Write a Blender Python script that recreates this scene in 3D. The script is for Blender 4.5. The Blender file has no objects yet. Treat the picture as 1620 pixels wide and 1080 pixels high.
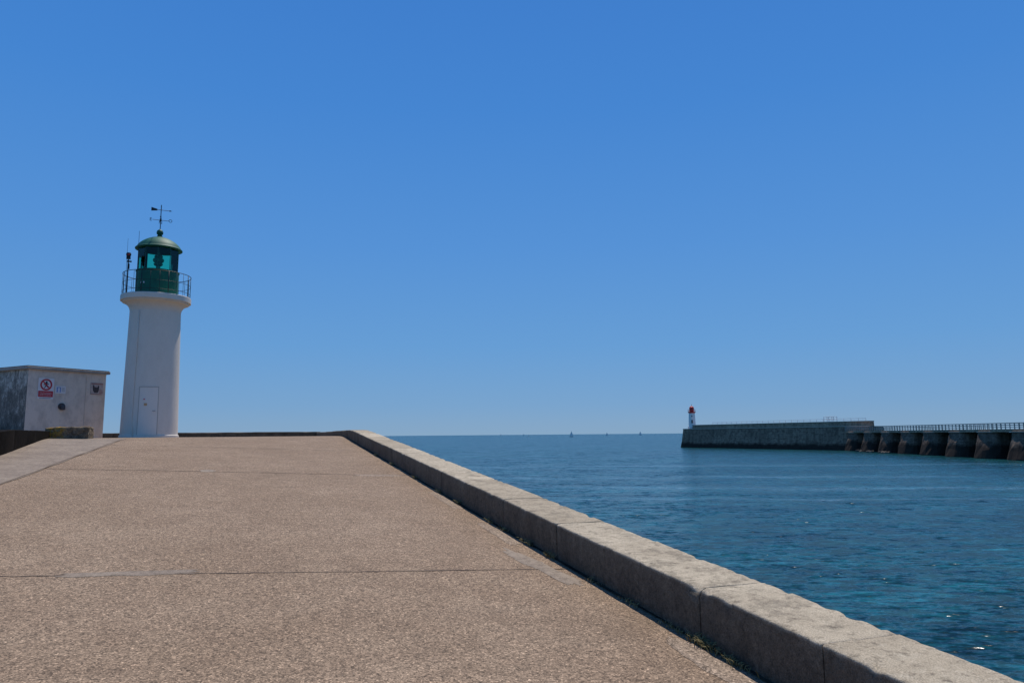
import bpy, math, random
from mathutils import Vector, Matrix, noise
random.seed(7)
C=bpy.context.scene.collection
# ------------------------------------------------------------------ helpers
def link(o,parent=None):
    C.objects.link(o)
    if parent is not None: o.parent=parent
    return o
def mesh_obj(name,verts,faces,mat=None,parent=None,smooth=False,label=None,cat=None,kind=None,mats=None,mi=None):
    me=bpy.data.meshes.new(name); me.from_pydata([tuple(v) for v in verts],[],faces); me.update()
    o=bpy.data.objects.new(name,me)
    if mats:
        for m in mats: me.materials.append(m)
        if mi:
            for p,i in zip(me.polygons,mi): p.material_index=i
    elif mat: me.materials.append(mat)
    if smooth:
        for p in me.polygons: p.use_smooth=True
    link(o,parent)
    if label: o["label"]=label
    if cat: o["category"]=cat
    if kind: o["kind"]=kind
    return o
def empty(name,loc,label,cat,group=None):
    o=bpy.data.objects.new(name,None); o.location=loc; o.empty_display_size=.3
    o["label"]=label; o["category"]=cat
    if group:o["group"]=group
    return link(o)
class MB:
    def __init__(s): s.v=[];s.f=[];s.m=[]
    def add(s,v,f,m=0):
        b=len(s.v); s.v+= [tuple(x) for x in v]; s.f+=[tuple(i+b for i in q) for q in f]; s.m+=[m]*len(f)
    def box(s,c,sx,sy,sz,ax=None,m=0):
        X,Y,Z=ax if ax else (Vector((1,0,0)),Vector((0,1,0)),Vector((0,0,1)))
        c=Vector(c);v=[]
        for k in (-.5,.5):
            for j in (-.5,.5):
                for i in (-.5,.5): v.append(c+X*i*sx+Y*j*sy+Z*k*sz)
        s.add(v,[(0,2,3,1),(4,5,7,6),(0,1,5,4),(2,6,7,3),(0,4,6,2),(1,3,7,5)],m)
    def tube(s,pts,r,n=8,m=0,caps=True,r2=None):
        pts=[Vector(p) for p in pts]; v=[];f=[]
        for i,p in enumerate(pts):
            a=pts[max(i-1,0)];b=pts[min(i+1,len(pts)-1)];d=(b-a).normalized()
            u=d.orthogonal().normalized() if i==0 else (pu-d*pu.dot(d)).normalized()
            pu=u; w=d.cross(u)
            rr=r if r2 is None else r+(r2-r)*i/(len(pts)-1)
            for k in range(n):
                t=2*math.pi*k/n; v.append(p+(u*math.cos(t)+w*math.sin(t))*rr)
        for i in range(len(pts)-1):
            for k in range(n):
                f.append((i*n+k,i*n+(k+1)%n,(i+1)*n+(k+1)%n,(i+1)*n+k))
        if caps: f.append(tuple(range(n))[::-1]); f.append(tuple((len(pts)-1)*n+k for k in range(n)))
        s.add(v,f,m)
    def rev(s,prof,n=48,c=(0,0,0),m=0,a0=0,a1=2*math.pi):
        full=abs(a1-a0-2*math.pi)<1e-6; k=n if full else n+1; v=[];f=[]
        for (r,z) in prof:
            for i in range(k):
                t=a0+(a1-a0)*i/n; v.append((c[0]+r*math.cos(t),c[1]+r*math.sin(t),c[2]+z))
        for j in range(len(prof)-1):
            for i in range(n):
                i2=(i+1)%k
                f.append((j*k+i,j*k+i2,(j+1)*k+i2,(j+1)*k+i))
        s.add(v,f,m)
    def obj(s,name,mat=None,mats=None,**kw):
        return mesh_obj(name,s.v,s.f,mat,mats=mats,mi=s.m if mats else None,**kw)
# ------------------------------------------------------------------ material helpers
class NT:
    def __init__(s,name,rough=.8,metal=0,spec=.5):
        s.mat=bpy.data.materials.new(name); s.mat.use_nodes=True; s.t=s.mat.node_tree; s.n=s.t.nodes
        s.b=s.n["Principled BSDF"]; s.b.inputs["Roughness"].default_value=rough; s.b.inputs["Metallic"].default_value=metal
        s.b.inputs["Specular IOR Level"].default_value=spec
        s.co=s.n.new("ShaderNodeTexCoord").outputs["Object"]
    def L(s,a,b): s.t.links.new(a,b)
    def setin(s,i,v):
        if isinstance(v,(int,float)): i.default_value=v
        elif isinstance(v,(tuple,list)): i.default_value=tuple(v)+((1,) if len(v)==3 and len(i.default_value)==4 else ())
        else: s.L(v,i)
    def mapping(s,scale=(1,1,1),rot=(0,0,0),vec=None,loc=(0,0,0)):
        m=s.n.new("ShaderNodeMapping"); s.L(vec or s.co,m.inputs[0]); m.inputs["Scale"].default_value=scale
        m.inputs["Rotation"].default_value=rot; m.inputs["Location"].default_value=loc; return m.outputs[0]
    def noise(s,scale,detail=4,rough=.55,vec=None,dist=0,out=0):
        q=s.n.new("ShaderNodeTexNoise"); s.L(vec or s.co,q.inputs["Vector"]); q.inputs["Scale"].default_value=scale
        q.inputs["Detail"].default_value=detail; q.inputs["Roughness"].default_value=rough; q.inputs["Distortion"].default_value=dist
        return q.outputs[out]
    def vor(s,scale,vec=None,feat='F1',out="Distance",rnd=1):
        q=s.n.new("ShaderNodeTexVoronoi"); q.feature=feat; s.L(vec or s.co,q.inputs["Vector"]); q.inputs["Scale"].default_value=scale
        q.inputs["Randomness"].default_value=rnd
        return q.outputs[out]
    def ramp(s,fac,stops,interp='LINEAR'):
        q=s.n.new("ShaderNodeValToRGB"); s.L(fac,q.inputs[0]); e=q.color_ramp.elements; q.color_ramp.interpolation=interp
        while len(e)<len(stops): e.new(.5)
        for el,(p,c) in zip(e,stops):
            el.position=p; el.color=(c,c,c,1) if isinstance(c,(int,float)) else tuple(c)+(1,)
        return q.outputs[0]
    def mix(s,fac,a,b,mode='MIX'):
        q=s.n.new("ShaderNodeMix"); q.data_type='RGBA'; q.blend_type=mode
        s.setin(q.inputs[0],fac); s.setin(q.inputs[6],a); s.setin(q.inputs[7],b); return q.outputs[2]
    def math(s,op,a,b=0.0,clamp=False):
        q=s.n.new("ShaderNodeMath"); q.operation=op; q.use_clamp=clamp; s.setin(q.inputs[0],a); s.setin(q.inputs[1],b); return q.outputs[0]
    def bump(s,h,strength=.5,dist=.01):
        q=s.n.new("ShaderNodeBump"); q.inputs["Strength"].default_value=strength; q.inputs["Distance"].default_value=dist
        s.L(h,q.inputs["Height"]); s.L(q.outputs[0],s.b.inputs["Normal"])
    def attr(s,name):
        q=s.n.new("ShaderNodeAttribute"); q.attribute_name=name; sp=s.n.new("ShaderNodeSeparateColor"); s.L(q.outputs["Color"],sp.inputs[0]); return sp.outputs
    def sep(s,vec=None):
        q=s.n.new("ShaderNodeSeparateXYZ"); s.L(vec or s.co,q.inputs[0]); return q.outputs
    def col(s,c): s.setin(s.b.inputs["Base Color"],c); return s.mat
def plain(name,c,rough=.6,metal=0,var=.15,scale=6):
    m=NT(name,rough,metal); k=m.noise(scale,4)
    f=m.ramp(k,[(.3,1-var),(.7,1+var*.3)])
    return m.col(m.mix(1,c,f,'MULTIPLY'))
def aggregate(name,c1,c2,c3):
    m=NT(name,.9,spec=.2)
    agv=m.sep(m.vor(115,out="Color"))[0]; ag2=m.sep(m.vor(50,out="Color"))[1]
    big=m.noise(.45,5,.6); mid=m.noise(2.6,7,.72)
    base=m.mix(m.ramp(big,[(.32,0),(.68,1)]),c1,c2)
    base=m.mix(m.ramp(mid,[(.40,.5),(.60,0)]),base,c3)
    c=m.mix(1,base,m.ramp(agv,[(0,.36),(.3,.75),(.62,1.0),(.88,1.25),(.97,1.75),(1,2.1)]),'MULTIPLY')
    c=m.mix(.8,c,m.ramp(ag2,[(0,.5),(.2,.95),(.85,1.05),(1,1.5)]),'MULTIPLY')
    fine=m.noise(300,2,.6); c=m.mix(.6,c,m.ramp(fine,[(.3,.6),(.7,1.3)]),'MULTIPLY')
    st=m.noise(.9,8,.74,vec=m.mapping(loc=(9,3,0))); c=m.mix(m.ramp(st,[(.55,0),(.75,.35)]),c,tuple(q*.42 for q in c1))
    s2=m.noise(7,6,.75,vec=m.mapping(loc=(2,7,0))); c=m.mix(m.ramp(s2,[(.58,0),(.74,.3)]),c,tuple(q*.45 for q in c1))
    m.bump(m.math('ADD',agv,fine),.4,.005)
    return m.col(c)
M_deck=aggregate("deck_aggregate",(.285,.195,.122),(.345,.243,.157),(.235,.156,.097))
M_patch=aggregate("mortar_patch",(.33,.24,.16),(.38,.285,.20),(.27,.195,.135))
def concrete(name,a,b,dark,amt=.5,scale=1.0,spec=.25):
    m=NT(name,.9,spec=spec)
    n1=m.noise(1.3*scale,6,.65); n2=m.noise(14*scale,5,.7); n3=m.noise(90,3,.6)
    c=m.mix(m.ramp(n1,[(.35,0),(.65,1)]),a,b)
    c=m.mix(m.ramp(n2,[(.45,0),(.72,amt)]),c,dark)
    c=m.mix(.7,c,m.ramp(n3,[(.3,.6),(.7,1.3)]),'MULTIPLY')
    m.bump(m.math('ADD',n2,m.math('MULTIPLY',n3,.5)),.7,.01)
    return m.col(c)
M_conc=concrete("pale_concrete",(.34,.265,.19),(.25,.19,.138),(.12,.09,.065),.8)
M_joint=concrete("joint_mortar",(.16,.11,.075),(.22,.16,.11),(.09,.06,.04),.6,3)
M_dark=concrete("near_black_concrete",(.010,.008,.006),(.026,.020,.015),(.005,.004,.003),.7,1,.03)  # near-black albedo: algae staining with the edge wall's shade darkened in
M_footshadow=concrete("foot_shadow_dirt",(.03,.024,.018),(.09,.068,.045),(.014,.011,.009),.8,1.5,.05)  # dark tone for the painted shadow and dirt under the parapet
M_quay=concrete("quay_masonry",(.16,.14,.11),(.11,.095,.08),(.04,.035,.03),.6,.4)
M_mortar=concrete("dark_mortar",(.08,.065,.05),(.11,.09,.07),(.04,.03,.025),.6,3)
def stone(name,k=1.0):
    m=NT(name,.92,spec=.15)
    R,G,B=m.attr("stone")[:3]
    n1=m.noise(1.7,7,.72); n2=m.noise(15,7,.78); n3=m.noise(130,3,.6); n4=m.noise(5,6,.75,vec=m.mapping(loc=(5,5,5)))
    c=m.mix(R,(.36*k,.285*k,.19*k),(.58*k,.48*k,.335*k))
    c=m.mix(m.ramp(n1,[(.45,0),(.68,.5)]),c,(.27*k,.21*k,.14*k))
    c=m.mix(m.ramp(n4,[(.50,0),(.60,.6)]),c,m.mix(B,(.62*k,.52*k,.37*k),(.20*k,.165*k,.115*k)))
    c=m.mix(m.ramp(n2,[(.52,0),(.66,.75)]),c,(.12*k,.095*k,.066*k))
    n5=m.noise(3.5,7,.8,vec=m.mapping((1,1,.5),loc=(1,9,4)))
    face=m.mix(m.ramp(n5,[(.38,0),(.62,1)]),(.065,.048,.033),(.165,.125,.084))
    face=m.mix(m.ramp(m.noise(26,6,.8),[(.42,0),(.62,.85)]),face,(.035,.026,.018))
    c=m.mix(m.ramp(G,[(0,.96),(.45,.9),(.93,.78),(.985,.25),(1,0)]),c,face)  # side faces darker than the top: base stain plus painted-in shade
    c=m.mix(.85,c,m.ramp(n3,[(.3,.5),(.7,1.4)]),'MULTIPLY')
    m.bump(m.math('ADD',m.math('MULTIPLY',n2,1.2),m.math('MULTIPLY',n3,.6)),.8,.010)
    return m.col(c)
M_stone=stone("parapet_stone",1.0); M_stone2=stone("shaded_parapet_stone",.6)  # second copy is the same stone darkened to paint the end wall's shade
def whitepaint(name,base,stain,amt,streak=(3,3,.5)):
    m=NT(name,.75,spec=.2)
    n1=m.noise(1.6,6,.7,vec=m.mapping(streak)); n2=m.noise(9,5,.7); n3=m.noise(60,3)
    c=m.mix(m.ramp(n1,[(.45,0),(.75,amt)]),base,stain)
    c=m.mix(m.ramp(n2,[(.58,0),(.75,amt*.6)]),c,stain)
    c=m.mix(.3,c,m.ramp(n3,[(.3,.85),(.7,1.08)]),'MULTIPLY')
    m.bump(m.math('ADD',n2,m.math('MULTIPLY',n3,.4)),.2,.008)
    return m.col(c)
M_white=whitepaint("white_render",(.76,.665,.545),(.60,.51,.40),.4,(2,2,.9))
M_white2=plain("bright_white_paint",(.88,.82,.74),.6,var=.06)
M_whited=whitepaint("white_door_paint",(.79,.70,.585),(.6,.55,.48),.3)
M_hut=whitepaint("aged_white_render",(.74,.61,.485),(.42,.33,.26),.75,(1.6,1.6,1.2))
m=NT("mouldy_render",.9,spec=.1)
z=m.sep()[2]; n1=m.noise(2.6,9,.85,vec=m.mapping((1.3,1.3,.8)))
f=m.math('SUBTRACT',m.math('ADD',n1,.18),m.math('MULTIPLY',z,.08))
c=m.mix(m.ramp(f,[(.46,0),(.56,.65),(.72,.95)]),(.60,.55,.46),(.05,.046,.038))
c=m.mix(m.ramp(m.noise(9,8,.85,vec=m.mapping((1,1,.5))),[(.45,0),(.60,.75)]),c,(.12,.11,.09)); m.bump(n1,.4,.01); M_mould=m.col(c)
M_green=plain("green_paint",(.002,.120,.060),.6,var=.3,scale=3)
M_greend=plain("green_paint_dark",(.003,.10,.06),.5)
M_metal=plain("dark_iron",(.02,.02,.022),.5,.3)
M_grey=plain("grey_metal",(.25,.25,.25),.5,.5)
M_black=plain("black_paint",(.015,.015,.016),.5)
M_red=plain("red_paint",(.50,.018,.03),.45)
M_redf=plain("weathered_red_paint",(.60,.03,.02),.5)
M_faded=plain("faded_red_print",(.42,.20,.16),.6)
M_blue=plain("blue_print",(.16,.27,.50),.5)
M_sign=plain("sign_white",(.74,.68,.64),.4,var=.08)
M_pink=plain("faded_notice_board",(.55,.44,.38),.6,var=.3,scale=14)
M_orange=plain("orange_print",(.6,.35,.15),.5)
m=NT("green_lantern_glass"); t=m.t; tr=m.n.new("ShaderNodeBsdfTransparent"); tr.inputs[0].default_value=(.25,.86,.66,1)
gl=m.n.new("ShaderNodeBsdfGlossy"); gl.inputs["Roughness"].default_value=.03; gl.inputs[0].default_value=(.5,.8,.8,1)
fr=m.n.new("ShaderNodeFresnel"); fr.inputs[0].default_value=1.45; mx=m.n.new("ShaderNodeMixShader")
t.links.new(fr.outputs[0],mx.inputs[0]);t.links.new(tr.outputs[0],mx.inputs[1]);t.links.new(gl.outputs[0],mx.inputs[2])
t.links.new(mx.outputs[0],m.n["Material Output"].inputs[0]); M_glass=m.mat
M_lens=plain("lens_glass",(.03,.22,.22),.15)
m=NT("lichen_concrete",.9,spec=.1)
n1=m.noise(4,7,.8); c=m.mix(m.ramp(n1,[(.38,0),(.58,.9)]),(.36,.28,.19),(.12,.092,.065))
x=m.sep()[0]
lf=m.math('MULTIPLY',m.ramp(m.noise(11,8,.85),[(.44,0),(.52,1)]),m.ramp(m.math('MULTIPLY',x,-1),[(.0,.1),(.12,1)]))
c=m.mix(m.math('MULTIPLY',lf,.85),c,(.46,.25,.03)); c=m.mix(m.ramp(m.noise(30,6,.8),[(.5,0),(.62,.7)]),c,(.06,.045,.03)); m.bump(m.noise(14,7,.8),1,.05); M_lichen=m.col(c)
def farstone(name,a,b,dark,tide):
    m=NT(name,.9,spec=.1)
    z=m.sep()[2]; n1=m.noise(.10,7,.75); n2=m.noise(.8,6,.75,vec=m.mapping((1,1,1.6)))
    c=m.mix(m.ramp(n1,[(.40,0),(.60,1)]),a,b); c=m.mix(m.ramp(n2,[(.46,0),(.60,.8)]),c,dark)
    w=m.n.new("ShaderNodeTexWave"); w.wave_type='BANDS'; w.bands_direction='Z'; w.inputs["Scale"].default_value=.45; w.inputs["Distortion"].default_value=.6
    m.L(m.co,w.inputs[0]); c=m.mix(.6,c,m.ramp(w.outputs[0],[(0,.55),(.12,1)]),'MULTIPLY')
    st=m.noise(.30,6,.75,vec=m.mapping((2,2,.12))); c=m.mix(m.ramp(st,[(.48,0),(.62,.7)]),c,dark)
    zz=m.math('ADD',z,m.math('MULTIPLY',m.math('SUBTRACT',m.noise(.22,6,.7),.5),4.0))
    lo=m.ramp(m.math('DIVIDE',m.math('ADD',zz,8),8),[(max(0,tide-.07),1),(max(.001,tide+.07),0)])
    if tide>0: c=m.mix(m.math('MULTIPLY',lo,.93),c,(.026,.020,.016))
    return m.col(c)
M_far=farstone("breakwater_masonry",(.38,.26,.175),(.27,.185,.125),(.12,.085,.06),.46)
M_far2=farstone("buttress_masonry",(.25,.175,.125),(.17,.125,.09),(.08,.058,.044),.58)
M_far3=farstone("parapet_masonry",(.52,.38,.25),(.38,.275,.185),(.20,.145,.105),-1)
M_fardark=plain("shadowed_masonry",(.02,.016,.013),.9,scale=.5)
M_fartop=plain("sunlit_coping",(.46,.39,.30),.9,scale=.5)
M_rail=plain("pale_railing_paint",(.60,.62,.62),.5)
M_railg=plain("grey_green_railing",(.20,.28,.26),.5)
M_sail=plain("sail_cloth",(.8,.79,.76),.7,var=.05)
M_hull=plain("white_hull",(.6,.6,.6),.4)
# ------------------------------------------------------------------ jetty frame (s along, l across)
def W(s,l,z=0.0): return Vector((-.3276*s+.9448*l,.9448*s+.3276*l,z))
EZ=Vector((0,0,1))
FL=.01
def smin(a,b,k=.08):
    h=max(k-abs(a-b),0)/k; return min(a,b)-h*h*k/4
def dz(s,l):
    r=-1.639+.0627*s-.036*(l-2.803)
    return smin(r,FL)+ .007*noise.noise((s*.45,l*.6,3.1))
def zt(s): return smin(-1.298+.0627*s,.20,.06)
st=.2; s0,s1,l0,l1=-10.0,40.0,-12.0,3.4
ns=int(round((s1-s0)/st)); nl=int(round((l1-l0)/st))
V=[];F=[]
for i in range(ns+1):
    for j in range(nl+1):
        s=s0+i*st;l=l0+j*st; V.append(W(s,l,dz(s,l)))
for i in range(ns):
    for j in range(nl):
        s=s0+i*st;l=l0+j*st
        if s<22.9 and l<-5.9: continue
        a=i*(nl+1)+j; F.append((a,a+1,a+nl+2,a+nl+1))
mesh_obj("jetty_pavement",V,F,M_deck,smooth=True,kind="structure",label="sloping brown exposed-aggregate jetty deck")
out=[]
def seg(a,b):
    n=max(1,int(max(abs(a[0]-b[0]),abs(a[1]-b[1]))/.5))
    for k in range(n): out.append((a[0]+(b[0]-a[0])*k/n,a[1]+(b[1]-a[1])*k/n))
cs=[(-10,3.4),(40,3.4),(40,-12),(23,-12),(23,-5.8),(-10,-5.8)]
for a,b in zip(cs,cs[1:]+cs[:1]): seg(a,b)
V=[];F=[];n=len(out)
for (s,l) in out: V+= [W(s,l,dz(s,l)),W(s,l,-12)]
for i in range(n):
    j=(i+1)%n; F.append((2*i,2*j,2*j+1,2*i+1))
mesh_obj("jetty_masonry",V,F,M_quay,kind="structure",label="stone side walls of the jetty down to the sea")
def sheet(name,pts_fn,ns_,nl_,mat,label,h=.005):
    V=[];F=[]
    for i in range(ns_+1):
        for j in range(nl_+1):
            s,l=pts_fn(i/ns_,j/nl_); V.append(W(s,l,dz(s,l)+h))
    for i in range(ns_):
        for j in range(nl_):
            a=i*(nl_+1)+j; F.append((a,a+1,a+nl_+2,a+nl_+1))
    return mesh_obj(name,V,F,mat,smooth=True,kind="structure",label=label)
sheet("side_path",lambda a,b:(-9+a*31.3,-5.3+b*(1.88+.012*math.sin(a*90)+.02*noise.noise((a*60,1,1)))),180,10,M_conc,"pale concrete strip along the jetty edge",.008)
def joint(name,A,B,w,mat=M_joint,seed=0,h=.004,n=140,label="faint expansion joint across the jetty deck",wob=.03):
    (sa,la),(sb,lb)=A,B; d=Vector((sb-sa,lb-la)); L=d.length; d/=L; p=Vector((-d.y,d.x))
    V=[];F=[]
    for i in range(n+1):
        t=i/n; off=wob*noise.noise((t*9,seed,0))+wob*.4*noise.noise((t*60,seed,5)); ww=w*(.35+1.1*abs(noise.noise((t*22,seed,9))))+.003
        for k in (-1,1):
            q=Vector((sa,la))+d*L*t+p*(off+k*ww*.5); V.append(W(q.x,q.y,dz(q.x,q.y)+h))
    for i in range(n): F.append((2*i,2*i+1,2*i+3,2*i+2))
    return mesh_obj(name,V,F,mat,kind="structure",label=label)
joint("expansion_joint",(6.9,-3.45),(6.4,2.75),.028,seed=1)
joint("expansion_joint",(14.5,-3.45),(14.0,2.75),.06,seed=2)
joint("expansion_joint",(20.0,-3.45),(19.7,2.75),.05,seed=4)
joint("expansion_joint",(-.8,-3.45),(-1.2,2.75),.03,seed=3)
joint("expansion_joint",(-9,-3.42),(22,-3.46),.04,seed=6,h=.012,n=200,label="joint along the concrete strip")
def blob(name,cs_,cl,rs,rl,seed,mat=M_patch,h=.006,p=1.0,label="pale mortar repair patch on the deck",skew=0):
    V=[W(cs_,cl,dz(cs_,cl)+h)];F=[];n=72;R_=5
    for r in range(1,R_+1):
        for i in range(n):
            t=2*math.pi*i/n; ct,s_=math.cos(t),math.sin(t)
            k=1/max(abs(ct),abs(s_)) ; k=1+(k-1)*p
            q=(r/R_)*k*(1+.30*noise.noise((ct*2.2,s_*2.2,seed))+.16*noise.noise((ct*8,s_*8,seed))+.07*noise.noise((ct*25,s_*25,seed)))
            s=cs_+ct*rs*q; l=cl+s_*rl*q+skew*ct*rs*q; V.append(W(s,l,dz(s,l)+h*(1 if r<R_ else .35)))
    for i in range(n):
        F.append((0,1+i,1+(i+1)%n))
        for r in range(1,R_):
            a=1+(r-1)*n;b=1+r*n; F.append((a+i,b+i,b+(i+1)%n,a+(i+1)%n))
    return mesh_obj(name,V,F,mat,kind="structure",label=label,smooth=True)
blob("repair_patch",6.73,-.95,.075,.50,1,p=.5,mat=M_conc)
blob("repair_patch",6.55,2.52,.75,.10,2,p=.3,mat=M_conc,skew=-.12)
blob("repair_patch",14.4,-.85,.20,.13,3,mat=M_conc,p=.2)
blob("repair_patch",14.0,2.15,.16,.45,4,p=.6)
blob("repair_patch",8.2,2.64,.7,.08,5,p=.3)
blob("repair_patch",4.0,2.64,.45,.10,8,p=.3)
blob("repair_patch",10.8,2.66,.9,.08,9,p=.4)
joint("wall_foot_shadow",(-8,2.785),(39,2.79),.06,mat=M_footshadow,seed=8,h=.010,n=900,label="painted shadow strip with dirt at the foot of the parapet",wob=.03)  # dark strip paints the parapet's shadow, mixed with dirt, onto the deck
# ------------------------------------------------------------------ parapet walls
LI=2.803; TH=.523
def wall_blocks(name,bounds,path,th,ztop,zbot,step,label,mat=M_stone,seed=0,amp=.0035):
    root=empty(name,path(bounds[len(bounds)//2],th/2,zbot(bounds[len(bounds)//2])),label,"wall")
    V=[];F=[];A=[]
    rnd=random.Random(seed)
    for bi in range(len(bounds)-1):
        a,b=bounds[bi]+.003,bounds[bi+1]-.003; tone=rnd.random(); dh=rnd.uniform(-.006,.006); dl=rnd.uniform(-.005,.005); sd=rnd.random()
        stp=step(a); n=max(3,int((b-a)/stp)); r=.011
        ss=[a,a+.006]+[a+(b-a)*k/n for k in range(1,n)]+[b-.006,b]
        H=8; T=12
        cs=[]
        for k in range(H): cs.append((0,k/H,0))
        cs+= [(0,.96,0),(0,1,-r),(r*.3,1,-r*.3),(r,1,0)]
        for k in range(1,T): cs.append((r+(th-2*r)*k/T,1,0))
        cs+= [(th-r,1,0),(th-r*.3,1,-r*.3),(th,1,-r)]
        for k in range(4,-1,-1): cs.append((th,k/5,0))
        m_=len(cs); base=len(V)
        for si,s in enumerate(ss):
            endq=si in(0,len(ss)-1)
            for (l,hf,dd) in cs:
                zb=zbot(s);z_=zb+(ztop(s)+dh-zb)*hf+dd
                ll=l+dl
                P=path(s,ll,z_)
                edge=hf>.955 and (l<.03 or l>th-.03)
                nv=noise.noise_vector(P*5.0+Vector((seed,bi*3.1,0)))*amp+noise.noise_vector(P*20.0)*amp*.7
                if edge:
                    ch=max(0,noise.noise(P*7+Vector((3,1,seed)))-.22)*.045+max(0,noise.noise(P*19))*.007
                    nv+=Vector((0,0,-ch)); P=P+(path(s,th/2,z_)-P).normalized()*ch*.8
                if endq:
                    cpt=path(s,th/2,(zb+ztop(s))/2); P=P+(cpt-P)*.011
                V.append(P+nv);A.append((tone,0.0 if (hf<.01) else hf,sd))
        for i in range(len(ss)-1):
            for j in range(m_-1):
                q=base+i*m_+j; F.append((q,q+m_,q+m_+1,q+1))
        F.append(tuple(base+j for j in range(m_))); F.append(tuple(base+(len(ss)-1)*m_+j for j in range(m_))[::-1])
    o=mesh_obj("coping_stones",V,F,mat,smooth=False)
    ca=o.data.color_attributes.new("stone",'FLOAT_COLOR','POINT')
    for i,(r_,g_,b_) in enumerate(A): ca.data[i].color=(r_,g_,b_,1)
    for p in o.data.polygons: p.use_smooth=len(p.vertices)==4
    o.parent=root; o.matrix_parent_inverse=Matrix.Translation(-root.location)
    V=[];F=[];S=[bounds[0]+.05+(bounds[-1]-bounds[0]-.1)*k/80 for k in range(81)]
    for s in S:
        for (l,t_) in ((.028,0),(.028,1),(th-.028,1),(th-.028,0)):
            V.append(path(s,l,(ztop(s)-.028) if t_ else zbot(s)))
    for i in range(80):
        for j in range(3):
            q=i*4+j; F.append((q,q+4,q+5,q+1))
    F.append((0,1,2,3)); F.append((323,322,321,320))
    o2=mesh_obj("mortar_core",V,F,M_mortar); o2.parent=root; o2.matrix_parent_inverse=Matrix.Translation(-root.location)
    return root
bd=[-8.2,-6.7,-5.2,-3.9,-2.6,-1.3,-.2,.95,2.1,3.21,4.33,5.75,6.8,8.45,10.25]
rr=random.Random(3)
while bd[-1]<38.2: bd.append(bd[-1]+rr.uniform(1.2,1.9))
bd.append(40.0)
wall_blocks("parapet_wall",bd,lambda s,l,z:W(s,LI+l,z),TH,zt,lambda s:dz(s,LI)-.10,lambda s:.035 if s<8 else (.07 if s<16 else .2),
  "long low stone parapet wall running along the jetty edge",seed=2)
bd2=[-3.0,-1.2,.3,1.9,3.4,5.0,6.5,8.1,9.6,11.9]
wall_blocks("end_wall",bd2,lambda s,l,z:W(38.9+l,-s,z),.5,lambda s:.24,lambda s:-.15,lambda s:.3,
  "low stone parapet closing the jetty head, darkened with painted shade",mat=M_stone2,seed=5,amp=.004)
def lw(s): return -4.72-(s-16.8)*.085 if s>16.8 else -4.72
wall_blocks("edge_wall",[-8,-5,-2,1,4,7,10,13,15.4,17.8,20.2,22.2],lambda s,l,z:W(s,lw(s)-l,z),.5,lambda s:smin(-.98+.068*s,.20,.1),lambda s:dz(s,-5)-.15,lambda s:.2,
  "low concrete jetty-edge wall blackened by algae and painted shade",mat=M_dark,seed=9)
def rough_block(name,c,sx,sy,sz,rot,mat,label,cat,seed,parent=None,jag=1.0,n=12):
    V=[];F=[]
    idx={}
    def P(i,j,k):
        key=(i,j,k)
        if key in idx: return idx[key]
        v=Vector((sx*(i/n-.5),sy*(j/n-.5),sz*(k/n)))
        e=sum(1 for q in (i,j,k) if q in(0,n))
        if e>=2: v+= (Vector((0,0,sz*.5))-v)*.03*(e-1)
        v+=noise.noise_vector(v*3+Vector((seed,0,0)))*.04*jag+noise.noise_vector(v*11)*.022*jag+noise.noise_vector(v*30)*.010*jag
        idx[key]=len(V);V.append(v);return idx[key]
    for i in range(n):
        for j in range(n):
            for k in(0,n):
                q=(P(i,j,k),P(i+1,j,k),P(i+1,j+1,k),P(i,j+1,k)); F.append(q if k==n else q[::-1])
                q=(P(i,k,j),P(i+1,k,j),P(i+1,k,j+1),P(i,k,j+1)); F.append(q if k==0 else q[::-1])
                q=(P(k,i,j),P(k,i+1,j),P(k,i+1,j+1),P(k,i,j+1)); F.append(q[::-1] if k==0 else q)
    o=mesh_obj(name,V,F,mat,label=label,cat=cat,parent=parent); o.location=c; o.rotation_euler=(0,0,rot); return o
rough_block("concrete_block",(-11.85,19.6,-.10),1.02,.7,.40,.35,M_lichen,"squat weathered concrete block with orange lichen beside the hut","concrete block",1,n=22)
rough_block("concrete_block",(-13.3,20.9,-.12),1.2,.8,.26,.35,M_dark,"near-black concrete block at the end of the low wall","concrete block",4)
def tuft(s,l,n,size,seed,mb):
    r=random.Random(seed)
    for i in range(n):
        a=r.uniform(0,6.28);ss=s+r.gauss(0,.07);ll=l-abs(r.gauss(0,.025));p=W(ss,ll,dz(ss,ll)+.005)
        h=size*r.uniform(.5,1.3);d=Vector((math.cos(a),math.sin(a),0));w=d.orthogonal().normalized()*.0035
        m_=p+d*h*.35+EZ*h*.6; t=p+d*h*.9+EZ*h*r.uniform(.5,1)
        mb.add([p-w,p+w,m_+w,m_-w,t],[(0,1,2,3),(3,2,4)])
mb=MB();k=0
for (s,n_,sz_) in [(4.25,140,.06),(3.9,60,.045),(4.6,40,.03),(5.2,30,.03),(5.9,30,.035),(6.9,70,.05),(7.5,60,.05),(8.3,40,.045),(8.9,50,.05),(10.4,60,.055),(11.6,40,.05),(3.1,30,.03),(13.5,50,.06),(16,50,.06),(18.3,40,.06)]:
    k+=1; tuft(s,2.775,n_,sz_,k,mb)
mb.obj("weeds",plain("dry_weed",(.22,.17,.06),.8,var=.5,scale=40),kind="stuff",label="dry weed tufts growing along the foot of the parapet")
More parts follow.
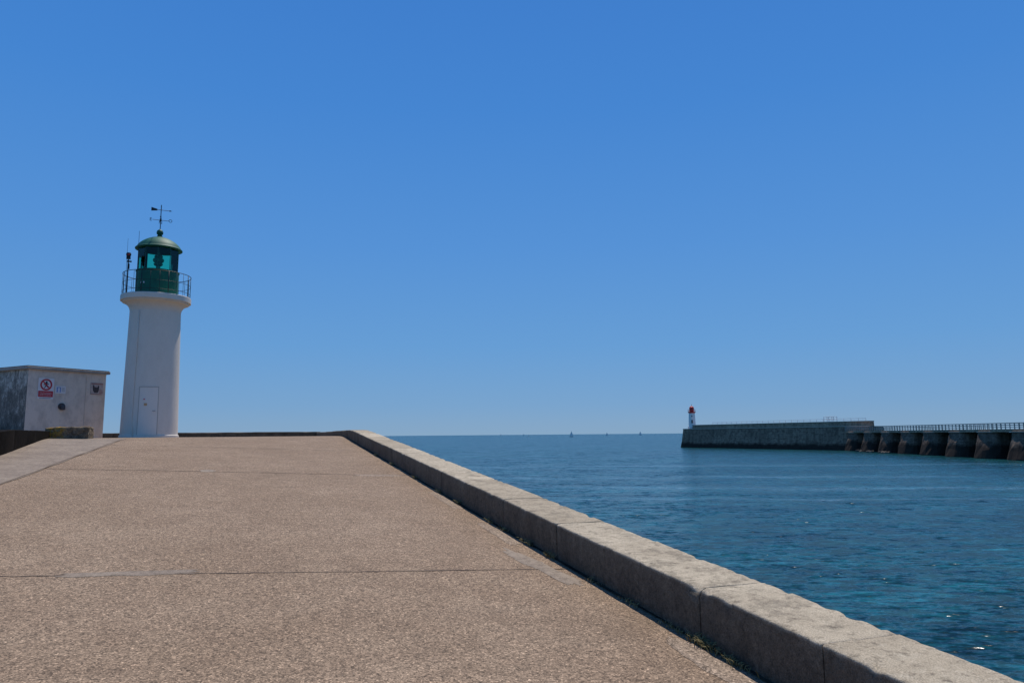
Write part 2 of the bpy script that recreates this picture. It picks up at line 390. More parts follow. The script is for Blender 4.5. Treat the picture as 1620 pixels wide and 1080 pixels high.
# ------------------------------------------------------------------ lighthouse
LX,LY=-13.41,27.0
Lh=empty("lighthouse",(LX,LY,FL),"white cylindrical lighthouse with green lantern on the jetty head","lighthouse")
cam_az=math.atan2(-27,13.41)
def LO(mb,name,mat=None,mats=None,smooth=False,**k):
    return mb.obj(name,mat,mats=mats,parent=k.pop('parent',Lh),smooth=smooth,**k)
def autosm(o,ang=35):
    for p in o.data.polygons:p.use_smooth=True
    try: o.data.set_sharp_from_angle(angle=math.radians(ang))
    except Exception: pass
    return o
mb=MB(); prof=[(1.0,-.1),(1.0,.07),(.965,.09)]
for k in range(1,21):
    t=k/20; prof.append((.965-.10*t,.09+(4.80-.09)*t))
mb.rev(prof,72); autosm(LO(mb,"tower",M_white))
def TR(z_): return .965-.10*(z_-.09)/4.71
mb=MB(); mb.rev([(.864,4.60),(.875,4.70),(.90,4.78),(.94,4.85),(1.0,4.91),(1.07,4.955),(1.14,4.98),(1.145,5.03),(1.205,5.035),(1.205,5.22),(1.19,5.24),(.4,5.25)],72)
gal=autosm(LO(mb,"gallery",M_white),30)
mb=MB(); RR=1.165; nb=24; RH=.80
for z_,r_ in((5.26+RH,.012),(5.26+RH*.55,.007),(5.26+.12,.008)):
    mb.tube([(RR*math.cos(2*math.pi*i/64),RR*math.sin(2*math.pi*i/64),z_) for i in range(65)],r_,6,caps=False)
for i in range(nb):
    t=2*math.pi*i/nb; mb.tube([(RR*math.cos(t),RR*math.sin(t),5.24),(RR*math.cos(t),RR*math.sin(t),5.26+RH)],.0065 if i%3 else .013,6)
LO(mb,"railing",M_metal,smooth=True)
lan=bpy.data.objects.new("lantern",None); link(lan,Lh); lan.location=(0,0,5.26)
mb=MB(); mb.rev([(.765,0),(.765,.05),(.735,.07),(.735,.90),(.755,.92),(.755,.95),(.70,.96)],48)
autosm(LO(mb,"lantern_base",M_green,parent=lan))
NG=10; RG=.71; g0,g1=.96,1.80
for i in range(NG):
    a=2*math.pi*i/NG+.1;b=2*math.pi*(i+1)/NG+.1
    pa=Vector((RG*math.cos(a),RG*math.sin(a),0));pb=Vector((RG*math.cos(b),RG*math.sin(b),0))
    mb=MB(); mb.add([pa+EZ*g0,pb+EZ*g0,pb+EZ*g1,pa+EZ*g1],[(0,1,2,3)]); LO(mb,"lantern_window",M_glass,parent=lan)
    mb=MB(); mb.tube([pa+EZ*g0,pa+EZ*(g1+.02)],.012,6); LO(mb,"window_frame",M_greend,parent=lan)
mb=MB(); pr=[(.66,1.79),(.80,1.79),(.82,1.80),(.82,1.83),(.79,1.85)]
for k in range(0,13):
    t=k/12; a_=t*math.radians(84); pr.append((.62*(.78*math.cos(a_))+.38*(.78-.70*t),1.86+.46*(.62*math.sin(a_)+.38*t)))
pr+=[(.09,2.33),(.09,2.37),(.06,2.39),(.11,2.43),(.12,2.49),(.10,2.56),(.04,2.61),(.02,2.62),(0.001,2.62)]
mb.rev(pr,48); autosm(LO(mb,"dome",M_green,parent=lan),50)
mb=MB(); mb.rev([(.001,.95),(.08,.95),(.08,1.18),(.14,1.21),(.17,1.27),(.12,1.30),(.18,1.35),(.20,1.41),(.18,1.47),(.12,1.50),(.16,1.54),(.12,1.60),(.03,1.63),(.03,1.78),(.001,1.78)],24)
LO(mb,"lamp_lens",M_lens,parent=lan)
van=bpy.data.objects.new("weather_vane",None); link(van,Lh); van.location=(0,0,7.86)
RV=Vector((.896,.445,0)); CV=Vector((.445,-.896,0))
mb=MB(); mb.tube([(0,0,0),(0,0,.98)],.016,8)
for d in (RV,CV): mb.tube([-d*.28+EZ*.38,d*.28+EZ*.38],.009,6)
mb.tube([(0,0,.34),(0,0,.42)],.035,8)
LO(mb,"vane_pole",M_metal,parent=van)
def flat(mb,pts,dx,org,th=.012,nrm=None):
    nrm=nrm or dx.cross(EZ); n=len(pts); v=[org+dx*a+EZ*b+nrm*th/2 for a,b in pts]+[org+dx*a+EZ*b-nrm*th/2 for a,b in pts]
    mb.add(v,[tuple(range(n)),tuple(range(2*n-1,n-1,-1))]+[(i,i+n,(i+1)%n+n,(i+1)%n) for i in range(n)])
mb=MB(); mb.tube([-RV*.30+EZ*.78,RV*.34+EZ*.78],.010,6)
flat(mb,[(-.34,.72),(-.13,.75),(-.13,.81),(-.34,.86)],RV,Vector((0,0,0)))
flat(mb,[(.29,.75),(.38,.78),(.29,.81)],RV,Vector((0,0,0)))
LO(mb,"vane_arrow",M_metal,parent=van)
def textmesh(name,txt,size,mat,parent,loc,xdir,zdir=EZ,ext=.006):
    cu=bpy.data.curves.new(name,'FONT'); cu.body=txt; cu.size=size; cu.extrude=ext; cu.align_x='CENTER'; cu.align_y='CENTER'; cu.resolution_u=3
    tmp=bpy.data.objects.new(name+"_c",cu); C.objects.link(tmp)
    dg=bpy.context.evaluated_depsgraph_get(); me=bpy.data.meshes.new_from_object(tmp.evaluated_get(dg)); bpy.data.objects.remove(tmp)
    me.materials.clear(); me.materials.append(mat)
    X=xdir.normalized(); Z=X.cross(zdir).normalized(); M=Matrix((X,zdir,Z)).transposed().to_4x4()
    M.translation=loc; me.transform(M)
    o=bpy.data.objects.new(name,me); link(o,parent); return o
for t_,p in (("E",-RV*.34),("O",RV*.34),("N",-CV*.34),("S",CV*.34)):
    textmesh("vane_letter",t_,.17,M_metal,van,p+EZ*.38,RV)
def ang(deg): return cam_az+math.radians(deg)
def curved(name,a0,a1,z0,z1,off,mat,parent,n=10,th=.03):
    V=[];F=[]
    for i in range(n+1):
        t=a0+(a1-a0)*i/n
        for z_ in (z0,z1):
            r=TR(z_)+off
            for rr_ in (r,r-th): V.append((rr_*math.cos(t),rr_*math.sin(t),z_))
    for i in range(n):
        q=i*4; F+= [(q,q+4,q+6,q+2),(q+2,q+6,q+7,q+3),(q,q+1,q+5,q+4)]
    F+=[(0,2,3,1),(n*4,n*4+1,n*4+3,n*4+2)]
    return mesh_obj(name,V,F,mat,parent=parent)
D0,D1=ang(-23.5),ang(14)
door=bpy.data.objects.new("door",None); link(door,Lh)
curved("door_leaf",D0,D1,.10,1.80,.010,M_whited,door)
g=math.radians(.9)
M_gap=plain("door_gap",(.46,.40,.33),.7)
curved("door_frame",D0-g,D0,.10,1.82,.018,M_gap,door,2,.06);curved("door_frame",D1,D1+g,.10,1.82,.018,M_gap,door,2,.06);curved("door_frame",D0-g,D1+g,1.80,1.82,.020,M_gap,door,10,.06)
def onT(a,z_,off):
    r=TR(z_)+off; return Vector((r*math.cos(a),r*math.sin(a),z_))
mb=MB(); p=onT(ang(9),.95,.03); mb.tube([p,p+CV*.05],.012,8); mb.tube([p+CV*.05,p+CV*.05-RV*.09],.010,8); LO(mb,"door_handle",M_grey,parent=door)
mb=MB(); mb.box(onT(ang(-13),1.36,.02),.09,.012,.07,(RV,CV,EZ)); LO(mb,"door_notice",M_sign,parent=door)
mb=MB(); mb.box(onT(ang(-13),1.365,.028),.05,.008,.035,(RV,CV,EZ)); LO(mb,"door_notice_print",M_redf,parent=door)
mb=MB(); mb.box(onT(ang(-10),1.18,.02),.10,.012,.09,(RV,CV,EZ)); LO(mb,"door_notice",M_orange,parent=door)
mb=MB(); pts=[onT(ang(-37),4.60,.02)]+[onT(ang(-37),z_,.02) for z_ in (3.5,2.5,1.5,.8,.5)]+[onT(ang(-34),.3,.025),onT(ang(-32),.05,.04)]
mb.tube(pts,.014,6); LO(mb,"conduit",M_whited,smooth=True)
mb=MB()
pL=-RV*1.05+CV*.25
mb.tube([pL+EZ*5.3,pL+EZ*7.35],.008,6,r2=.004); LO(mb,"antenna",M_metal)
mb=MB(); pR=-RV*.68+CV*.72; mb.tube([pR+EZ*5.25,pR+EZ*7.55],.012,6,r2=.006); LO(mb,"antenna",M_metal)
mb=MB(); mb.tube([pL+RV*.05+EZ*5.25,pL+RV*.05+EZ*6.55],.022,8); q=pL+RV*.05+EZ*6.62
mb.box(q,.14,.14,.10,(RV,CV,EZ)); mb.rev([(.001,.0),(.07,.02),(.09,.08),(.07,.14),(.001,.16)],16,c=tuple(q+EZ*.04)); mb.box(q-EZ*.14+RV*.03,.16,.05,.05,(RV,CV,EZ)); mb.box(q-EZ*.33+RV*.02,.06,.06,.2,(RV,CV,EZ))
LO(mb,"fog_signal",M_metal)
mb=MB(); mb.box(q+EZ*.10+CV*.08,.07,.03,.05,(RV,CV,EZ)); LO(mb,"signal_light",M_redf)
for k in range(2):
    a=cam_az+math.radians(-46+9*k); p=Vector((.742*math.cos(a),.742*math.sin(a),.42)); mb=MB(); mb.box(p,.045,.015,.06,(RV,CV,EZ)); LO(mb,"number_plate",M_sign,parent=lan)
# ------------------------------------------------------------------ hut
P0=Vector((-16.7,25.0,0)); HA=Vector((.469,.883,0)); HN=Vector((.883,-.469,0)); HB=-HN
hut=empty("service_hut",(P0.x,P0.y,FL),"small flat-roofed white concrete hut with stained walls","hut")
def HP(a,b,z): return HA*a+HB*b+EZ*z
W_,D_,Hh=2.8,4.2,2.38
mb=MB()
def quadgrid(mb,o,u,v,nu,nv,m=0):
    V=[o+u*(i/nu)+v*(j/nv) for i in range(nu+1) for j in range(nv+1)]
    mb.add(V,[(i*(nv+1)+j,(i+1)*(nv+1)+j,(i+1)*(nv+1)+j+1,i*(nv+1)+j+1) for i in range(nu) for j in range(nv)],m)
quadgrid(mb,HP(0,0,-.2),HA*W_,EZ*(Hh+.2),4,4,0)
quadgrid(mb,HP(0,D_,-.2),-HB*D_,EZ*(Hh+.2),4,4,1)
quadgrid(mb,HP(W_,0,-.2),HB*D_,EZ*(Hh+.2),4,4,0)
quadgrid(mb,HP(W_,D_,-.2),-HA*W_,EZ*(Hh+.2),4,4,0)
mb.obj("hut_wall",mats=[M_hut,M_mould],parent=hut)
mb=MB(); mb.box(HP(W_/2,D_/2,Hh+.05),W_+.2,D_+.2,.10,(HA,HB,EZ)); o=mb.obj("roof",concrete("roof_concrete",(.50,.43,.36),(.36,.30,.25),(.12,.1,.08),.6,2),parent=hut)
bv=o.modifiers.new("b",'BEVEL'); bv.width=.015; bv.segments=2
mb=MB(); mb.box(HP(W_/2,D_/2,Hh+.113),W_+.14,D_+.14,.03,(HA,HB,EZ)); mb.obj("roof_felt",M_dark,parent=hut)
def hp(k,z): return P0+HA*k+EZ*z
def disc(mb,c,r,off,n=28,ri=0):
    v=[];f=[]
    for i in range(n):
        t=2*math.pi*i/n; d=HA*math.cos(t)+EZ*math.sin(t)
        v+= [c+HN*off+d*r, c+HN*off+d*ri]
    for i in range(n):
        j=(i+1)%n
        if ri>0: f.append((2*i,2*j,2*j+1,2*i+1))
    if ri<=0: v=v[0::2]; f=[tuple(range(n))]
    mb.add(v,f)
AX=(HA,HN,EZ); Z0=Vector((0,0,0))
c=hp(.615,1.745)+HN*.015
sg=empty("warning_sign",c,"white warning sign with red circle and red panel","sign")
def S(mb,name,mat,root): return mb.obj(name,mat,parent=root)
mb=MB(); mb.box(Z0,.54,.012,.74,AX); S(mb,"board",M_sign,sg)
mb=MB(); mb.box(Z0-EZ*.185+HN*.008,.50,.004,.21,AX); S(mb,"red_panel",M_red,sg)
mb=MB(); disc(mb,EZ*.14,.205,.011,32,.15)
d=(HA+EZ*-1).normalized(); e=(HA+EZ).normalized(); mb.box(EZ*.14+HN*.0125,.34,.003,.042,(d,HN,e)); S(mb,"prohibition_ring",M_red,sg)
mb=MB(); disc(mb,EZ*.235+HA*.01,.03,.009,14)
mb.box(EZ*.16+HN*.009,.06,.003,.11,AX)
for a,b in(((.0,.11),(-.06,.02)),((.01,.11),(.07,.04)),((-.01,.19),(-.08,.13)),((.01,.19),(.085,.16))):
    p1=HA*a[0]+EZ*a[1];p2=HA*b[0]+EZ*b[1];dd=(p2-p1);L_=dd.length;dd.normalize();mb.box((p1+p2)/2+HN*.009,L_,.003,.028,(dd,HN,dd.cross(HN)))
S(mb,"walker_symbol",M_black,sg)
r=random.Random(1)
for row,zz in enumerate((-.145,-.19,-.235)):
    mb=MB(); x_=-.20
    while x_<.18:
        w=r.uniform(.02,.05); mb.box(HA*(x_+w/2)+EZ*zz+HN*.0115,w,.002,.011,AX); x_+=w+.014
    S(mb,"text_line",M_sign,sg)
mb=MB(); x_=-.2
while x_<.18:
    w=r.uniform(.02,.05); mb.box(HA*(x_+w/2)-EZ*.33+HN*.0085,w,.003,.016,AX); x_+=w+.014
S(mb,"text_line",M_black,sg)
c=hp(1.12,1.73)+HN*.015; s2=empty("notice_sign",c,"small white notice with pale blue pictogram on the hut","sign")
mb=MB(); mb.box(Z0,.37,.012,.27,AX); S(mb,"board",M_sign,s2)
mb=MB(); mb.box(HN*.008-HA*.06,.15,.003,.18,AX); S(mb,"blue_panel",M_blue,s2)
mb=MB(); disc(mb,-HA*.06+EZ*.03,.04,.0115,14); S(mb,"pictogram_head",M_sign,s2)
mb=MB(); mb.box(HN*.0115-HA*.06-EZ*.045,.06,.002,.08,AX); S(mb,"pictogram_body",M_sign,s2)
for zz in(.07,.03,-.01,-.05): mb=MB(); mb.box(HN*.008+HA*.10+EZ*zz,.10,.003,.012,AX); S(mb,"text_line",M_grey,s2)
c=hp(2.46,1.84)+HN*.015; s3=empty("notice_sign",c,"faded notice board with dark symbol and reddish print","sign")
mb=MB(); mb.box(Z0,.48,.012,.44,AX); S(mb,"board",M_pink,s3)
for (x_,zz,w,h_) in((0,.175,.44,.05),(.15,-.06,.13,.03),(.15,-.11,.13,.03),(.15,-.16,.13,.03),(-.02,-.205,.42,.02)): mb=MB(); mb.box(HN*.008+HA*x_+EZ*zz,w,.003,h_,AX); S(mb,"text_line",M_faded,s3)
mb=MB(); flat(mb,[(-.17,.12),(-.12,.13),(-.10,.06),(.0,.04),(.05,.12),(.08,.10),(.07,-.06),(.04,-.15),(-.10,-.16),(-.16,-.06)],HA,HN*.009,.003)
S(mb,"figure_symbol",plain("faded_black_print",(.06,.045,.045),.6),s3)
c=hp(1.20,1.14); vt=empty("vent_pipe",c,"small round dark vent fitting on the hut wall","vent")
M_vent=plain("weathered_vent",(.08,.065,.06),.7)
mb=MB(); mb.tube([-HN*.02,HN*.04],.12,24); mb.obj("flange",M_vent,parent=vt)
mb=MB(); mb.tube([HN*.04,HN*.08,HN*.10-EZ*.03,HN*.11-EZ*.12],.075,18); mb.obj("cowl",M_vent,parent=vt)
mb=MB(); mb.tube([HN*.012+HA*2.05+EZ*.1,HN*.012+HA*2.05+EZ*2.3],.01,6); mb.obj("wall_conduit",M_hut,parent=hut)
# ------------------------------------------------------------------ far breakwater
SEA=-6.5
def prism(mb,A,B,back,zt_,zb,batter,m=0,n=24,amp=.25):
    A=Vector(A).to_3d();B=Vector(B).to_3d();bk=Vector(back).to_3d();fn=-bk.normalized();V=[];F=[]
    for i in range(n+1):
        p=A+(B-A)*i/n
        V+= [p+fn*batter+EZ*zb+fn*amp*noise.noise(p*.3),p+fn*batter*.4+EZ*(zb+zt_)/2+fn*amp*.6*noise.noise(p*.3+EZ*9),p+EZ*zt_,p+bk+EZ*zt_,p+bk-fn*batter+EZ*zb]
    for i in range(n):
        for j in range(4):
            q=i*5+j; F.append((q,q+5,q+6,q+1))
    F.append((0,1,2,3,4)); F.append(tuple(n*5+j for j in(4,3,2,1,0)))
    mb.add(V,F,m)
A=Vector((79.6,342));B=Vector((121.6,250)); d=(B-A).normalized(); nb_=Vector((-d.y,d.x))
if nb_.dot(Vector((1,1)))<0: nb_=-nb_
BW=empty("breakwater",(A.x,A.y,SEA),"long grey stone breakwater wall standing in the sea","breakwater")
def BO(mb,name,mat,parent=BW,**k):
    o=mb.obj(name,mat,parent=parent,**k); o.matrix_parent_inverse=Matrix.Translation(-parent.location); return o
mb=MB(); prism(mb,A,B,nb_*7,1.9,-9,2.6,n=60); BO(mb,"breakwater_wall",M_far)
mb=MB(); prism(mb,A+d*6.5+nb_*.35,B+nb_*.35,nb_*2.2,3.5,1.8,.1,n=30,amp=.05); BO(mb,"breakwater_parapet",M_far3)
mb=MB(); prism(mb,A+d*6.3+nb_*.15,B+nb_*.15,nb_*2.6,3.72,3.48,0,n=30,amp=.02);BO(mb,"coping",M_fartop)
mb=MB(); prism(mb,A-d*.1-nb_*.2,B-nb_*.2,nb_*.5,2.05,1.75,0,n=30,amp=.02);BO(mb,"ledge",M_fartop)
B2=Vector((117.0,258)); C2=Vector((108.5,118)); e=(C2-B2).normalized(); nn=Vector((-e.y,e.x))
if nn.x<0: nn=-nn
VI=empty("jetty_viaduct",(B2.x,B2.y,SEA),"buttressed stone jetty section carrying a railed walkway","jetty")
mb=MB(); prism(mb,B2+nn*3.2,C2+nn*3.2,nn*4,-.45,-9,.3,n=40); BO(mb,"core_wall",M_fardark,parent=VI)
mb=MB(); prism(mb,B2-nn*.1,C2-nn*.1,nn*7.6,.30,-.35,0,n=40,amp=.02); BO(mb,"walkway_deck",M_far3,parent=VI)
Lc=(C2-B2).length; pos=1.0
def buttress(parent,p,w):
    mb=MB(); P=Vector((p.x,p.y,0)); E=e.to_3d(); Nn=nn.to_3d(); n=14
    lv=[(-9,1.16,2.3),(-6.3,1.13,1.9),(-4.6,1.08,1.4),(-3,1.03,.95),(-1.6,.99,.6),(-.8,.96,.45),(-.42,.93,.40)]
    V=[];F=[]
    for zi,(z_,ws,f) in enumerate(lv):
        hw=w*ws/2
        for i in range(n):
            t=-1+2*i/(n-1); x_=math.copysign(abs(math.sin(t*math.pi/2))**.75,t)*hw
            dpt=(abs(math.cos(t*math.pi/2))**.45)*(3.2+f)
            q=P+E*x_+Nn*(3.3-dpt)+EZ*z_
            q+=noise.noise_vector(q*.8)*.28*(1 if 0<zi<6 else .2)
            V.append(q)
    for i in range(len(lv)-1):
        for q in range(n-1): F.append((i*n+q,i*n+q+1,(i+1)*n+q+1,(i+1)*n+q))
    F.append(tuple((len(lv)-1)*n+q for q in range(n)))
    mb.add(V,F); BO(mb,"buttress",M_far2,parent=parent)
    mb=MB(); V=[]
    for z_ in (-.42,-.28):
        for i in range(n):
            t=-1+2*i/(n-1); x_=math.copysign(abs(math.sin(t*math.pi/2))**.75,t)*(w*.48)
            V.append(P+E*x_+Nn*(3.3-(abs(math.cos(t*math.pi/2))**.45)*3.85)+EZ*z_)
    mb.add(V,[(q,q+1,n+q+1,n+q) for q in range(n-1)]+[tuple(range(n,2*n)),tuple(range(n))[::-1]])
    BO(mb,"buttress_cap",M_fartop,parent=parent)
while pos<Lc-4:
    w=8.2; buttress(VI,B2+e*(pos+w/2),w); pos+=13.2
def rail(mb,A_,B_,z_,h,step,r,nr=3):
    A_=A_.to_3d();B_=B_.to_3d();n=int((B_-A_).length/step)
    for k in range(nr): mb.tube([A_+EZ*(z_+h*(k+1)/nr),B_+EZ*(z_+h*(k+1)/nr)],r*.8,4)
    for i in range(n+1):
        p=A_+(B_-A_)*i/n; mb.tube([p+EZ*z_,p+EZ*(z_+h)],r,4)
mb=MB(); rail(mb,B2+nn*.1,C2+nn*.1,.30,1.35,1.7,.10,3)
mb.obj("walkway_railing",M_railg,label="long grey-green metal railing along the far jetty walkway",cat="railing")
mb=MB(); rail(mb,B2+nn*7.2,C2+nn*7.2,.30,1.35,1.7,.09,3)
mb.obj("walkway_railing",M_railg,label="long grey-green metal railing along the far jetty walkway",cat="railing")
mb=MB(); rail(mb,A+d*18+nb_*2.4,B-d*3+nb_*2.4,3.72,.95,3,.07,2)
mb.obj("parapet_railing",M_rail,label="pale metal railing on top of the breakwater parapet",cat="railing")
pp=(A+(B-A)*.80+nb_*1.4).to_3d()
mb=MB()
for i in (0,2.2,4.4):
    for j in(0,1.6): mb.tube([pp+d.to_3d()*i+nb_.to_3d()*j+EZ*3.72,pp+d.to_3d()*i+nb_.to_3d()*j+EZ*5.5],.10,5)
for j in(0,1.6):
    for h in (4.7,5.5): mb.tube([pp+nb_.to_3d()*j+EZ*h,pp+d.to_3d()*4.4+nb_.to_3d()*j+EZ*h],.09,5)
mb.obj("metal_frame",M_rail,label="pale metal ladder frame standing on the breakwater parapet",cat="metal frame")
r=random.Random(4)
for i in range(7):
    t=r.uniform(.08,.28); p=(B2+e*Lc*t-nn*(1.9+r.random()*1.5)).to_3d()
    rough_block("rock",(p.x,p.y,SEA-.7),r.uniform(1.5,3.2),r.uniform(1,2),r.uniform(.9,1.3),r.uniform(0,3),M_quay,"brown boulder at the foot of the far jetty","rock",i,jag=5)["group"]="rocks at the foot of the jetty"
fp=(A+d*3.4+nb_*2.6)
FLh=empty("lighthouse",(fp.x,fp.y,1.9),"small white lighthouse with red lantern on the breakwater end","lighthouse")
mb=MB(); mb.rev([(2.0,0),(2.0,1.2),(1.85,1.3),(1.65,1.35),(1.35,7.3),(1.35,7.4)],24); autosm(mb.obj("tower",M_white2,parent=FLh))
mb=MB(); mb.rev([(1.35,7.3),(1.8,7.7),(1.8,7.95),(.9,7.96)],24); autosm(mb.obj("gallery",M_redf,parent=FLh))
mb=MB(); mb.rev([(1.0,7.8),(1.0,8.7)],16); mb.rev([(.001,9.6),(.95,9.6),(1.15,9.62),(1.1,9.8),(.85,10.2),(.45,10.5),(.15,10.6),(.15,10.9),(.05,11.1),(.03,11.6),(.001,11.6)][::-1],16)
for i in range(8):
    a=i*math.pi/4; mb.tube([(.95*math.cos(a),.95*math.sin(a),8.6),(.95*math.cos(a),.95*math.sin(a),9.65)],.12,5)
mb.obj("lantern",M_redf,parent=FLh)
mb=MB(); mb.rev([(.85,8.5),(.85,9.65)],16); mb.obj("lantern_window",plain("dark_red_glass",(.2,.02,.02),.2),parent=FLh)
mb=MB()
for z_ in(8.45,8.95): mb.tube([(1.72*math.cos(i*math.pi/12),1.72*math.sin(i*math.pi/12),z_) for i in range(25)],.05,4,caps=False)
for i in range(12): a=i*math.pi/6; mb.tube([(1.72*math.cos(a),1.72*math.sin(a),7.9),(1.72*math.cos(a),1.72*math.sin(a),8.95)],.05,4)
mb.obj("railing",M_redf,parent=FLh)
fc=Vector((-fp.x,-fp.y,0)).normalized(); fr_=Vector((-fc.y,fc.x,0))
mb=MB(); mb.box(fc*1.5+EZ*3.4,.6,.3,1.5,(fr_,fc,EZ)); mb.obj("door",M_metal,parent=FLh)
mb=MB(); mb.box(fc*1.36+EZ*5.9,.4,.2,.6,(fr_,fc,EZ)); mb.obj("window",M_metal,parent=FLh)
# ------------------------------------------------------------------ sailboats
def sailboat(x,y,h,ang_,label,full=True):
    root=empty("sailboat",(x,y,SEA),label,"sailboat","sailboats on the horizon"); root.rotation_euler=(0,0,ang_)
    L_=h*.85; mb=MB(); V=[];F=[];n=8
    for i in range(n+1):
        t=i/n; w=L_*.15*math.sin(math.pi*min(1,(t*.85+.12)))**.7*(1 if t<.98 else .1); x_=(t-.5)*L_
        V+= [(x_,-w,.9),(x_*.92,-w*.7,.1),(x_*.85,0,-.5),(x_*.92,w*.7,.1),(x_,w,.9)]
    for i in range(n):
        for j in range(4): q=i*5+j; F.append((q,q+1,q+6,q+5))
        F.append((i*5+4,i*5,i*5+5,i*5+9))
    F+=[(0,1,2,3,4)]; mb.add(V,F); mb.box((-.1*L_,0,1.15),L_*.35,L_*.14,.5); mb.obj("hull",M_hull,parent=root)
    mb=MB(); mb.tube([(.06*L_,0,.9),(.06*L_,0,h)],.09,6); mb.tube([(.06*L_,0,2),(-.4*L_,0,2)],.07,5); mb.obj("mast",M_grey,parent=root)
    X=Vector((1,0,0))
    if full:
        mb=MB(); flat(mb,[(.05*L_,2.2),(.05*L_,h*.97),(-.12*L_,h*.6),(-.38*L_,2.2)],X,Vector((0,.02,0)),.03); mb.obj("mainsail",M_sail,parent=root)
        mb=MB(); flat(mb,[(.08*L_,h*.85),(.48*L_,1.2),(.02*L_,1.8)],X,Vector((0,-.1,0)),.03); mb.obj("jib",M_sail,parent=root)
sailboat(146,1830,15,-.5,"white sailboat under full sail out at sea")
sailboat(340,2650,13,-.6,"white sailboat under sail far out at sea")
sailboat(530,3050,17,-.4,"white sailboat under sail far out at sea")
sailboat(50,2300,10,.9,"small sailboat with bare mast near the horizon",False)
sailboat(62,4200,12,.3,"tiny distant sailboat near the horizon")
sailboat(-75,4600,12,.8,"tiny distant sailboat near the horizon")
# ------------------------------------------------------------------ sea
m=NT("sea_water",.20,spec=.22); m.b.inputs["IOR"].default_value=1.33
def VM(op,a,b):
    q=m.n.new("ShaderNodeVectorMath"); q.operation=op; m.L(a,q.inputs[0])
    if isinstance(b,tuple): q.inputs[1].default_value=b
    else: m.L(b,q.inputs[1])
    return q.outputs[0]
def wv(scale,sx,sy,rot,amp,detail=2):
    c_=m.noise(scale,detail,.6,vec=m.mapping((sx,sy,1),(0,0,rot)),out=1)
    return VM('MULTIPLY',VM('SUBTRACT',c_,(.5,.5,.5)),(amp,amp,0))
ws=VM('ADD',VM('ADD',wv(.10,1,1.6,.3,.45),wv(.40,1,2.0,.15,1.1,3)),VM('ADD',wv(1.3,1,1.8,-.2,1.4,3),wv(4.0,1,1.4,.4,.75,3)))
streak=m.noise(.012,5,.65,vec=m.mapping((1,4.5,1),(0,0,.12)),dist=.6)
calm=m.ramp(streak,[(.40,.78),(.60,1.08)])
xyz=m.sep(); wob=m.math('MULTIPLY',m.math('SUBTRACT',m.noise(.025,5,.65,vec=m.mapping(loc=(7,0,0))),.5),24)
yy=m.math('ADD',m.math('ADD',xyz[1],wob),m.math('MULTIPLY',xyz[0],.08))
def band(y0,w_):
    return m.ramp(m.math('DIVIDE',m.math('ABSOLUTE',m.math('SUBTRACT',yy,y0)),w_),[(.1,1),(1,0)])
bands=m.math('MAXIMUM',m.math('MAXIMUM',band(90,4.5),band(73,2.2)),m.math('MAXIMUM',band(112,3.5),band(150,4)))
brk=m.ramp(m.noise(.06,6,.75,vec=m.mapping((1,3,1))),[(.36,0),(.55,1)])
bands=m.math('MULTIPLY',bands,brk)
calm=m.math('MULTIPLY',calm,m.math('SUBTRACT',1.0,m.math('MULTIPLY',bands,.5)))
q=m.n.new("ShaderNodeVectorMath"); q.operation='SCALE'; m.L(ws,q.inputs[0]); m.L(calm,q.inputs["Scale"])
nv=m.n.new("ShaderNodeVectorMath"); nv.operation='NORMALIZE'; m.L(VM('ADD',q.outputs[0],(0,0,1)),nv.inputs[0])
m.L(nv.outputs[0],m.b.inputs["Normal"])
cn=m.noise(.03,4,.6); wc=m.mix(m.ramp(cn,[(.35,0),(.65,1)]),(.004,.044,.055),(.006,.058,.066))
rip=m.noise(.9,6,.75,vec=m.mapping((1,2.4,1),(0,0,.15))); rip2=m.noise(.20,6,.75,vec=m.mapping((1,3.0,1),(0,0,.1))); rip3=m.noise(.05,6,.8,vec=m.mapping((1,5.0,1),(0,0,.05)))
wc=m.mix(1,wc,m.ramp(rip,[(.38,.35),(.5,.9),(.62,1.8)]),'MULTIPLY')
wc=m.mix(1,wc,m.ramp(rip2,[(.38,.55),(.62,1.5)]),'MULTIPLY')
wc=m.mix(1,wc,m.ramp(rip3,[(.38,.65),(.62,1.35)]),'MULTIPLY')
foam=m.math('MULTIPLY',bands,m.ramp(m.noise(1.0,6,.8,vec=m.mapping((1,2,1))),[(.50,0),(.66,.6)]))
wc=m.mix(m.math('MULTIPLY',bands,.35),wc,(.05,.15,.19))
wc=m.mix(foam,wc,(.35,.45,.5))
M_sea=m.col(wc)
n=96;V=[(0,0,SEA)];F=[]
rad=[5,30,100,400,1500,6000,20000,40000]
for R_ in rad:
    for i in range(n): t=2*math.pi*i/n; V.append((R_*math.cos(t),R_*math.sin(t),SEA))
for i in range(n):
    F.append((0,1+i,1+(i+1)%n))
    for r_ in range(len(rad)-1):
        a=1+r_*n;b=a+n; F.append((a+i,b+i,b+(i+1)%n,a+(i+1)%n))
mesh_obj("sea",V,F,M_sea,kind="structure",label="rippled blue-green sea reaching the horizon")
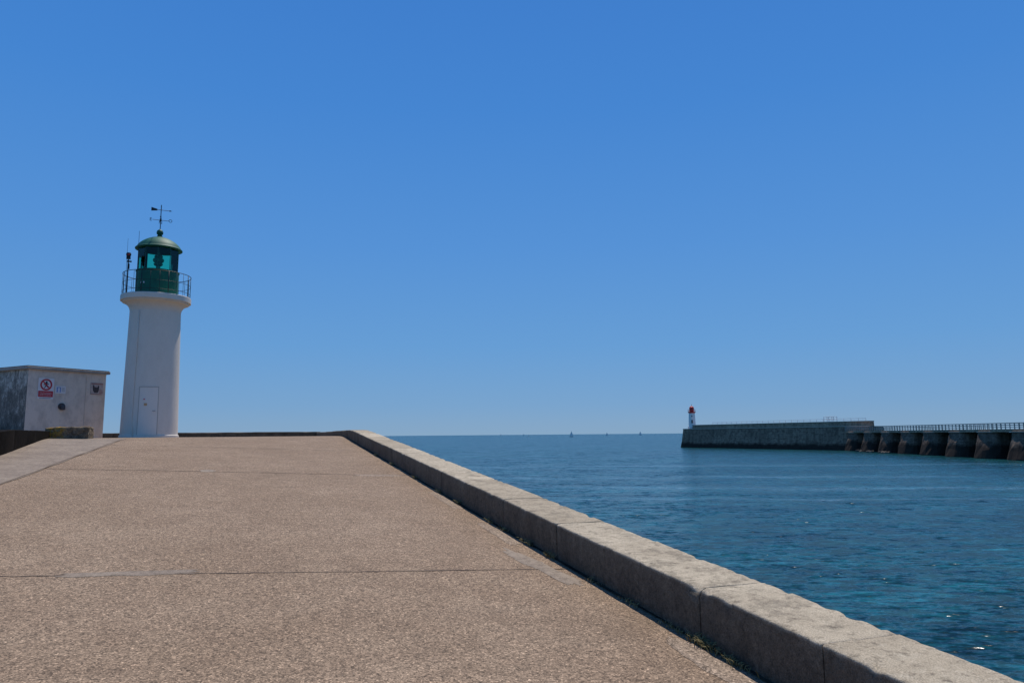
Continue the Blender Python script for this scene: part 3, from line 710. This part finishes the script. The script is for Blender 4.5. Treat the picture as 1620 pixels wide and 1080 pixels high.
# ------------------------------------------------------------------ light
EL_,AZ=math.radians(66),math.radians(16)
sd=Vector((math.sin(AZ)*math.cos(EL_),math.cos(AZ)*math.cos(EL_),math.sin(EL_)))
sl=bpy.data.lights.new("sun",'SUN'); sl.energy=3.8; sl.angle=math.radians(.5); sl.color=(1,.95,.88)
so=bpy.data.objects.new("sun",sl); C.objects.link(so); so.rotation_euler=sd.to_track_quat('Z','Y').to_euler(); so.location=(0,0,50)
w=bpy.data.worlds.new("World"); bpy.context.scene.world=w; w.use_nodes=True; nt=w.node_tree
bg=nt.nodes["Background"]; sky=nt.nodes.new("ShaderNodeTexSky"); sky.sky_type='NISHITA'; sky.sun_disc=False
sky.sun_elevation=EL_; sky.sun_rotation=AZ; sky.altitude=0; sky.air_density=1.0; sky.dust_density=.3; sky.ozone_density=3.0
tc=nt.nodes.new("ShaderNodeTexCoord"); sx=nt.nodes.new("ShaderNodeSeparateXYZ"); nt.links.new(tc.outputs["Generated"],sx.inputs[0])
rp=nt.nodes.new("ShaderNodeValToRGB"); nt.links.new(sx.outputs[2],rp.inputs[0]); el=rp.color_ramp.elements
def lin(c): return tuple(((v/255+.055)/1.055)**2.4 if v>10 else v/255/12.92 for v in c)
stops=[(0,(128,165,199)),(.04,(113,160,206)),(.12,(97,155,213)),(.25,(82,145,215)),(.42,(65,133,211)),(.6,(55,122,204)),(1,(42,95,175))]
while len(el)<len(stops): el.new(.5)
for e_,(p_,c_) in zip(el,stops): e_.position=p_; e_.color=lin(c_)+(1,)
ms=nt.nodes.new("ShaderNodeVectorMath"); ms.operation='SCALE'; nt.links.new(rp.outputs[0],ms.inputs[0]); ms.inputs["Scale"].default_value=1/.08
mxx=nt.nodes.new("ShaderNodeMix"); mxx.data_type='RGBA'; mxx.inputs[0].default_value=.92
nt.links.new(sky.outputs[0],mxx.inputs[6]); nt.links.new(ms.outputs[0],mxx.inputs[7])
nt.links.new(mxx.outputs[2],bg.inputs[0]); bg.inputs[1].default_value=.08
# ------------------------------------------------------------------ camera
cd=bpy.data.cameras.new("camera"); cam=bpy.data.objects.new("camera",cd); C.objects.link(cam)
cd.sensor_width=36; cd.lens=36*1150/1620; cd.clip_start=.05; cd.clip_end=90000
cam.matrix_world=Matrix.Rotation(math.radians(97.3),4,'X')@Matrix.Rotation(math.radians(-.5),4,'Z')
bpy.context.scene.camera=cam
vs=bpy.context.scene.view_settings; vs.view_transform='Standard'; vs.look='None'; vs.exposure=0
